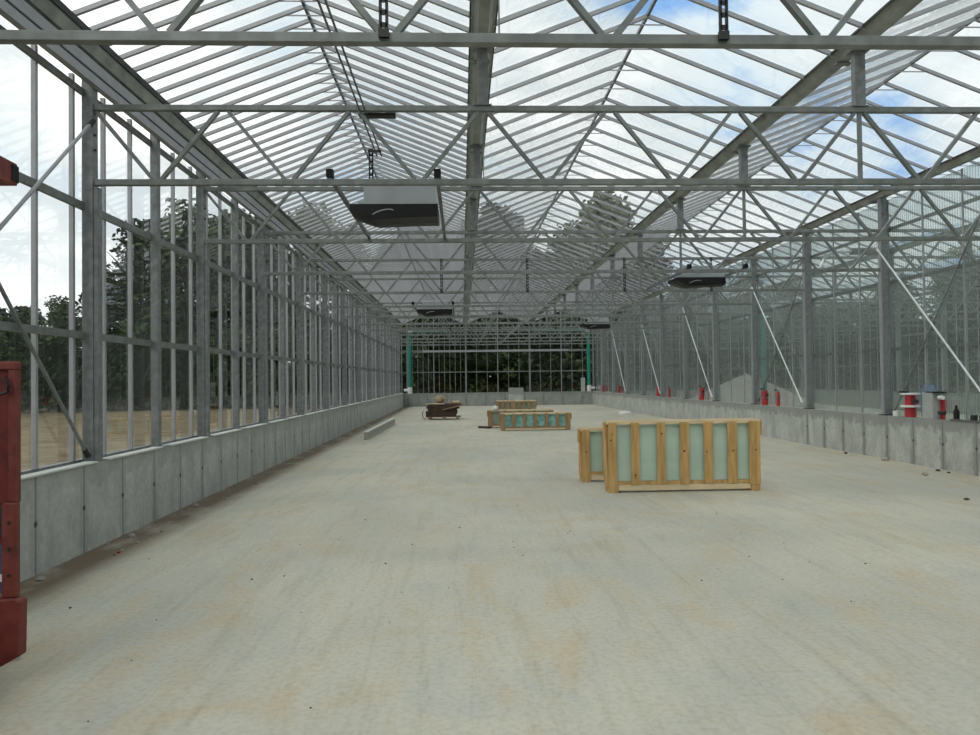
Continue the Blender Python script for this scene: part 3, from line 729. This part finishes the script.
for j, y in enumerate((11.25, 11.05)):
    o = one('black_clip', 'dark_steel', None, 'box', -.03, .03, -.05, .05, 0, .12, bevel=.008); o.location = (XR-.02, y, HW); tag(o, ('dark clip block on the right wall, nearer the bottle', 'dark clip block on the right wall, at the picture edge')[j], 'clip')
o = one('channel_offcut', 'dull_rod', None, 'box', -.03, .03, -.5, .5, 0, .035); o.location = (XR-.08+.0, 11.2, HW); tag(o, 'dark metal offcut lying along the right wall top at the picture edge', 'offcut')
o = one('white_cap', 'white_plastic', None, 'tube', [(0, 0, 0), (0, 0, .10)], .06, 10); o.location = (XR-.02, 13.32, HW); tag(o, 'small white cap beside the post foot on the right wall', 'cap')

# gravel heap in the next compartment
m = MB(); vs = []; N = 40
for i in range(N+1):
    for j in range(N+1):
        x, y = (i/N-.5)*8, (j/N-.5)*8; r = math.hypot(x, y*.9)
        vs.append((x, y, max(0, 1.75*(1-r/3.7))+.05*random.random()*(r < 3.7)))
m.add(vs, [(i*(N+1)+j, (i+1)*(N+1)+j, (i+1)*(N+1)+j+1, i*(N+1)+j+1) for i in range(N) for j in range(N)], 0, True)
o = m.build('gravel_heap', 'gravel'); o.location = (13.8, 34.5, .002); tag(o, 'pale gravel heap beyond the ribbed partition', 'gravel heap', kind='stuff')

# ---------------------------------------------------------------- red lifting machine at the left edge
e = empty('red_lift_machine', (-2.405, 4.0, 0), label='worn red lifting machine at the left edge of the picture', cat='machine')
ma = MB(); ma.box(-.62, -.042, .0, .10, .97, 1.70); ma.build('mast', 'red_paint', e, bevel=.006)
one('mast_flange', 'worn_red', e, 'box', -.040, -.004, -.02, .03, .99, 1.70, bevel=.004)
one('mast_cap', 'worn_red', e, 'box', -.62, .0, -.022, .032, 1.702, 1.745, bevel=.005)
one('hook', 'dark_steel', e, 'tube', [(-.05, -.035, 1.66), (-.02, -.04, 1.62), (-.03, -.04, 1.58), (-.07, -.035, 1.57)], .010, 8)
one('carriage', 'red_paint', e, 'box', -.62, -.075, .005, .12, .50, .968, bevel=.004)
one('carriage_flange', 'worn_red', e, 'box', -.07, .006, -.03, .012, .48, .985, bevel=.006)
one('rust_gap', 'dark_steel', e, 'box', -.40, -.076, -.004, .004, .80, .96)
st = one('sticker', 'blue_paper', e, 'box', -.30, -.078, -.004, .004, .50, .76); one('sticker_band', 'white_plastic', st, 'box', -.30, -.079, -.007, -.0045, .56, .60)
m = MB(); m.prism([(-.62, .10), (-.10, .10), (.030, .17), (.036, .46), (.0, .478), (-.62, .44)], 'y', -.04, .03); m.build('foot', 'worn_red', e, bevel=.010)
for zz in (.60, .74, .88): one('bolt', 'dark_steel', e, 'tube', [(-.03, -.038, zz), (-.03, -.028, zz)], .009, 6)
one('wheel', 'black_plastic', e, 'tube', [(-.5, .03, .11), (-.42, .03, .11)], .105, 18)
m = MB(); m.prism([(-1.6, 2.66), (0, 2.70), (0, 2.82), (-1.6, 2.86)], 'x', -.16, .0); ar = m.build('arm', 'worn_red', e, bevel=.006)
one('arm_slot', 'black_plastic', ar, 'box', -.13, .004, -.055, .004, 2.715, 2.805)
one('rear_mast', 'red_paint', e, 'box', -.16, -.02, -1.72, -1.56, .1, 2.88)
one('chassis', 'red_paint', e, 'box', -.40, -.12, -1.8, -.06, .14, .34); one('wheel', 'black_plastic', e, 'tube', [(-.1, -1.6, .11), (-.02, -1.6, .11)], .105, 18)
o = one('steel_strip', 'bright_rod', None, 'beam', (-.34, -.10, .012), (.07, .10, .012), .05, .022); o.location = (-2.70, 4.30, 0); tag(o, 'bright steel strip on the floor under the red machine', 'strip')

# ---------------------------------------------------------------- trees outside
def tree_mesh(seed, H, W, low, dens, leaf):
    rnd = random.Random(seed); m = MB()
    blobs = []
    for i in range(26):
        t = rnd.random(); z = H*(low+(1-low)*t); prof = math.sin(min(1, .25+t*.78)*math.pi)**.6
        a = rnd.uniform(0, 6.28); r = W*prof*rnd.uniform(.1, .8)
        blobs.append((r*math.cos(a), r*math.sin(a), z, W*rnd.uniform(.24, .46)))
    for i in range(dens):
        bx, by, bz, br = rnd.choice(blobs)
        d = Vector((rnd.gauss(0, 1), rnd.gauss(0, 1), rnd.gauss(0, 1))).normalized()*br*(rnd.random()**.35)
        p = Vector((bx, by, bz))+d*Vector((1, 1, .8)).length/1.6
        if p.z < .2 or p.z > H*1.05: continue
        u = Vector((rnd.gauss(0, 1), rnd.gauss(0, 1), rnd.gauss(0, .6))).normalized(); w = u.orthogonal().normalized()
        s = leaf*rnd.uniform(.6, 1.3)
        m.add([p-u*s, p+w*s*.6, p+u*s, p-w*s*.6], [(0, 1, 2, 3)])
    return m
def trunk_mesh(seed, H, W):
    rnd = random.Random(seed); m = MB()
    m.tube([(0, 0, -.2), (.1, .0, H*.3), (0, .15, H*.6), (.1, 0, H*.9)], [H*.022, H*.017, H*.011, .03], 8)
    for i in range(7):
        a = rnd.uniform(0, 6.28); z = H*rnd.uniform(.3, .7); l_ = W*rnd.uniform(.4, .75)
        m.tube([(0, 0, z), (l_*.5*math.cos(a), l_*.5*math.sin(a), z+H*.08), (l_*math.cos(a), l_*math.sin(a), z+H*.18)], [H*.009, H*.006, .02], 6)
    return m
protos = []
for s, (H, W, low, dens, leaf, mt) in enumerate(((14, 4.6, .12, 6500, .26, 'leaf_green'), (12, 4.0, .10, 6000, .24, 'leaf_green'), (15, 4.8, .15, 6500, .28, 'leaf_pale'), (5, 3.4, .02, 5000, .20, 'leaf_green'))):
    e = empty('tree' if s < 3 else 'bush')
    tree_mesh(s+1, H, W, low, dens, leaf).build('crown', mt, e); trunk_mesh(s+1, H, W).build('trunk', 'bark', e)
    protos.append([e, False])
def plant(kind, x, y, sc, label, cat, group, rz=0):
    p = protos[kind]; o = p[0] if not p[1] else copy_tree(p[0]); p[1] = True
    o.location = (x, y, -.21); o.scale = (sc, sc, sc); o.rotation_euler = (0, 0, rz); tag(o, label, cat, group)
rnd = random.Random(3)
left = [(-27.8, 40, .82, 1), (-31, 49, .56, 1), (-28.5, 52, .55, 0), (-26.0, 54, .70, 0), (-24.5, 57, 1.15, 1), (-21, 56, 1.08, 0), (-18.5, 61, 1.25, 1), (-15.5, 59, 1.05, 0), (-13, 64, 1.12, 2), (-25, 62, .95, 0), (-33, 56, .62, 1), (-20, 65, 1.1, 2)]
for j, (x, y, s, k) in enumerate(left): plant(k, x, y, s, 'dark leafy tree beyond the left glass wall, %s from the left' % ORD[j], 'tree', 'trees beyond the left wall', rnd.uniform(0, 6))
end = [(-9, 60, 1.0, 0), (-6, 64, 1.1, 1), (-3, 58, .95, 0), (0, 63, 1.1, 1), (3, 60, 1.05, 2), (6, 63, 1.05, 1), (9.5, 60, 1.02, 0), (13, 63, 1.16, 2), (16.5, 61, .95, 0), (20.5, 63, .85, 1), (24.5, 60, .72, 0), (28.5, 62, .8, 1)]
for j, (x, y, s, k) in enumerate(end): plant(k, x, y, s, 'tall dark tree rising behind the far end wall, %s from the left' % ORD[j], 'tree', 'trees behind the end wall', rnd.uniform(0, 6))
x = -34; j = 0
while x < 30:
    y = 54+abs(x)*.0+rnd.uniform(-1, 1) if x > -10 else 54+(-10-x)*.02
    plant(3, x, y-(max(0, -10-x)*.25), (.82 if x < -9 else 1.15)+rnd.random()*.3, 'low dark bush beneath the trees, %s from the left' % ORD[j % 30], 'bush', 'bushes under the trees', rnd.uniform(0, 6)); x += 3.3; j += 1
for j in range(14):
    plant(j % 3, 33+2.5*(j % 2)-.25*max(0, j-8), 8+j*3.7, .60+.08*((j*5) % 3), 'dark tree beyond the next compartment, %s in its row' % ORD[j], 'tree', 'trees beyond the next compartment', rnd.uniform(0, 6))
for j in range(12):
    plant(3, 27.5+.6*(j % 2), 8+j*4.3, .95, 'dark bush outside the next compartment, %s in its row' % ORD[j], 'bush', 'bushes outside the next compartment', rnd.uniform(0, 6))
for j in range(9):  # unseen bushes, added so the end glass does not reflect open sky
    plant(3, -16+j*5, -21, 1.7, 'dense bush added behind the camera to darken reflections, %s in its row' % ORD[j], 'bush', 'bushes added behind the camera', rnd.uniform(0, 6))
for j, x in enumerate((-16, -8, -1, 6, 13, 20)):  # unseen trees, added behind those bushes to block sky in the reflections
    plant(j % 2, x, -26-2*(j % 2), .9, 'tree added behind the camera to darken reflections, %s in its row' % ORD[j], 'tree', 'trees added behind the camera', rnd.uniform(0, 6))
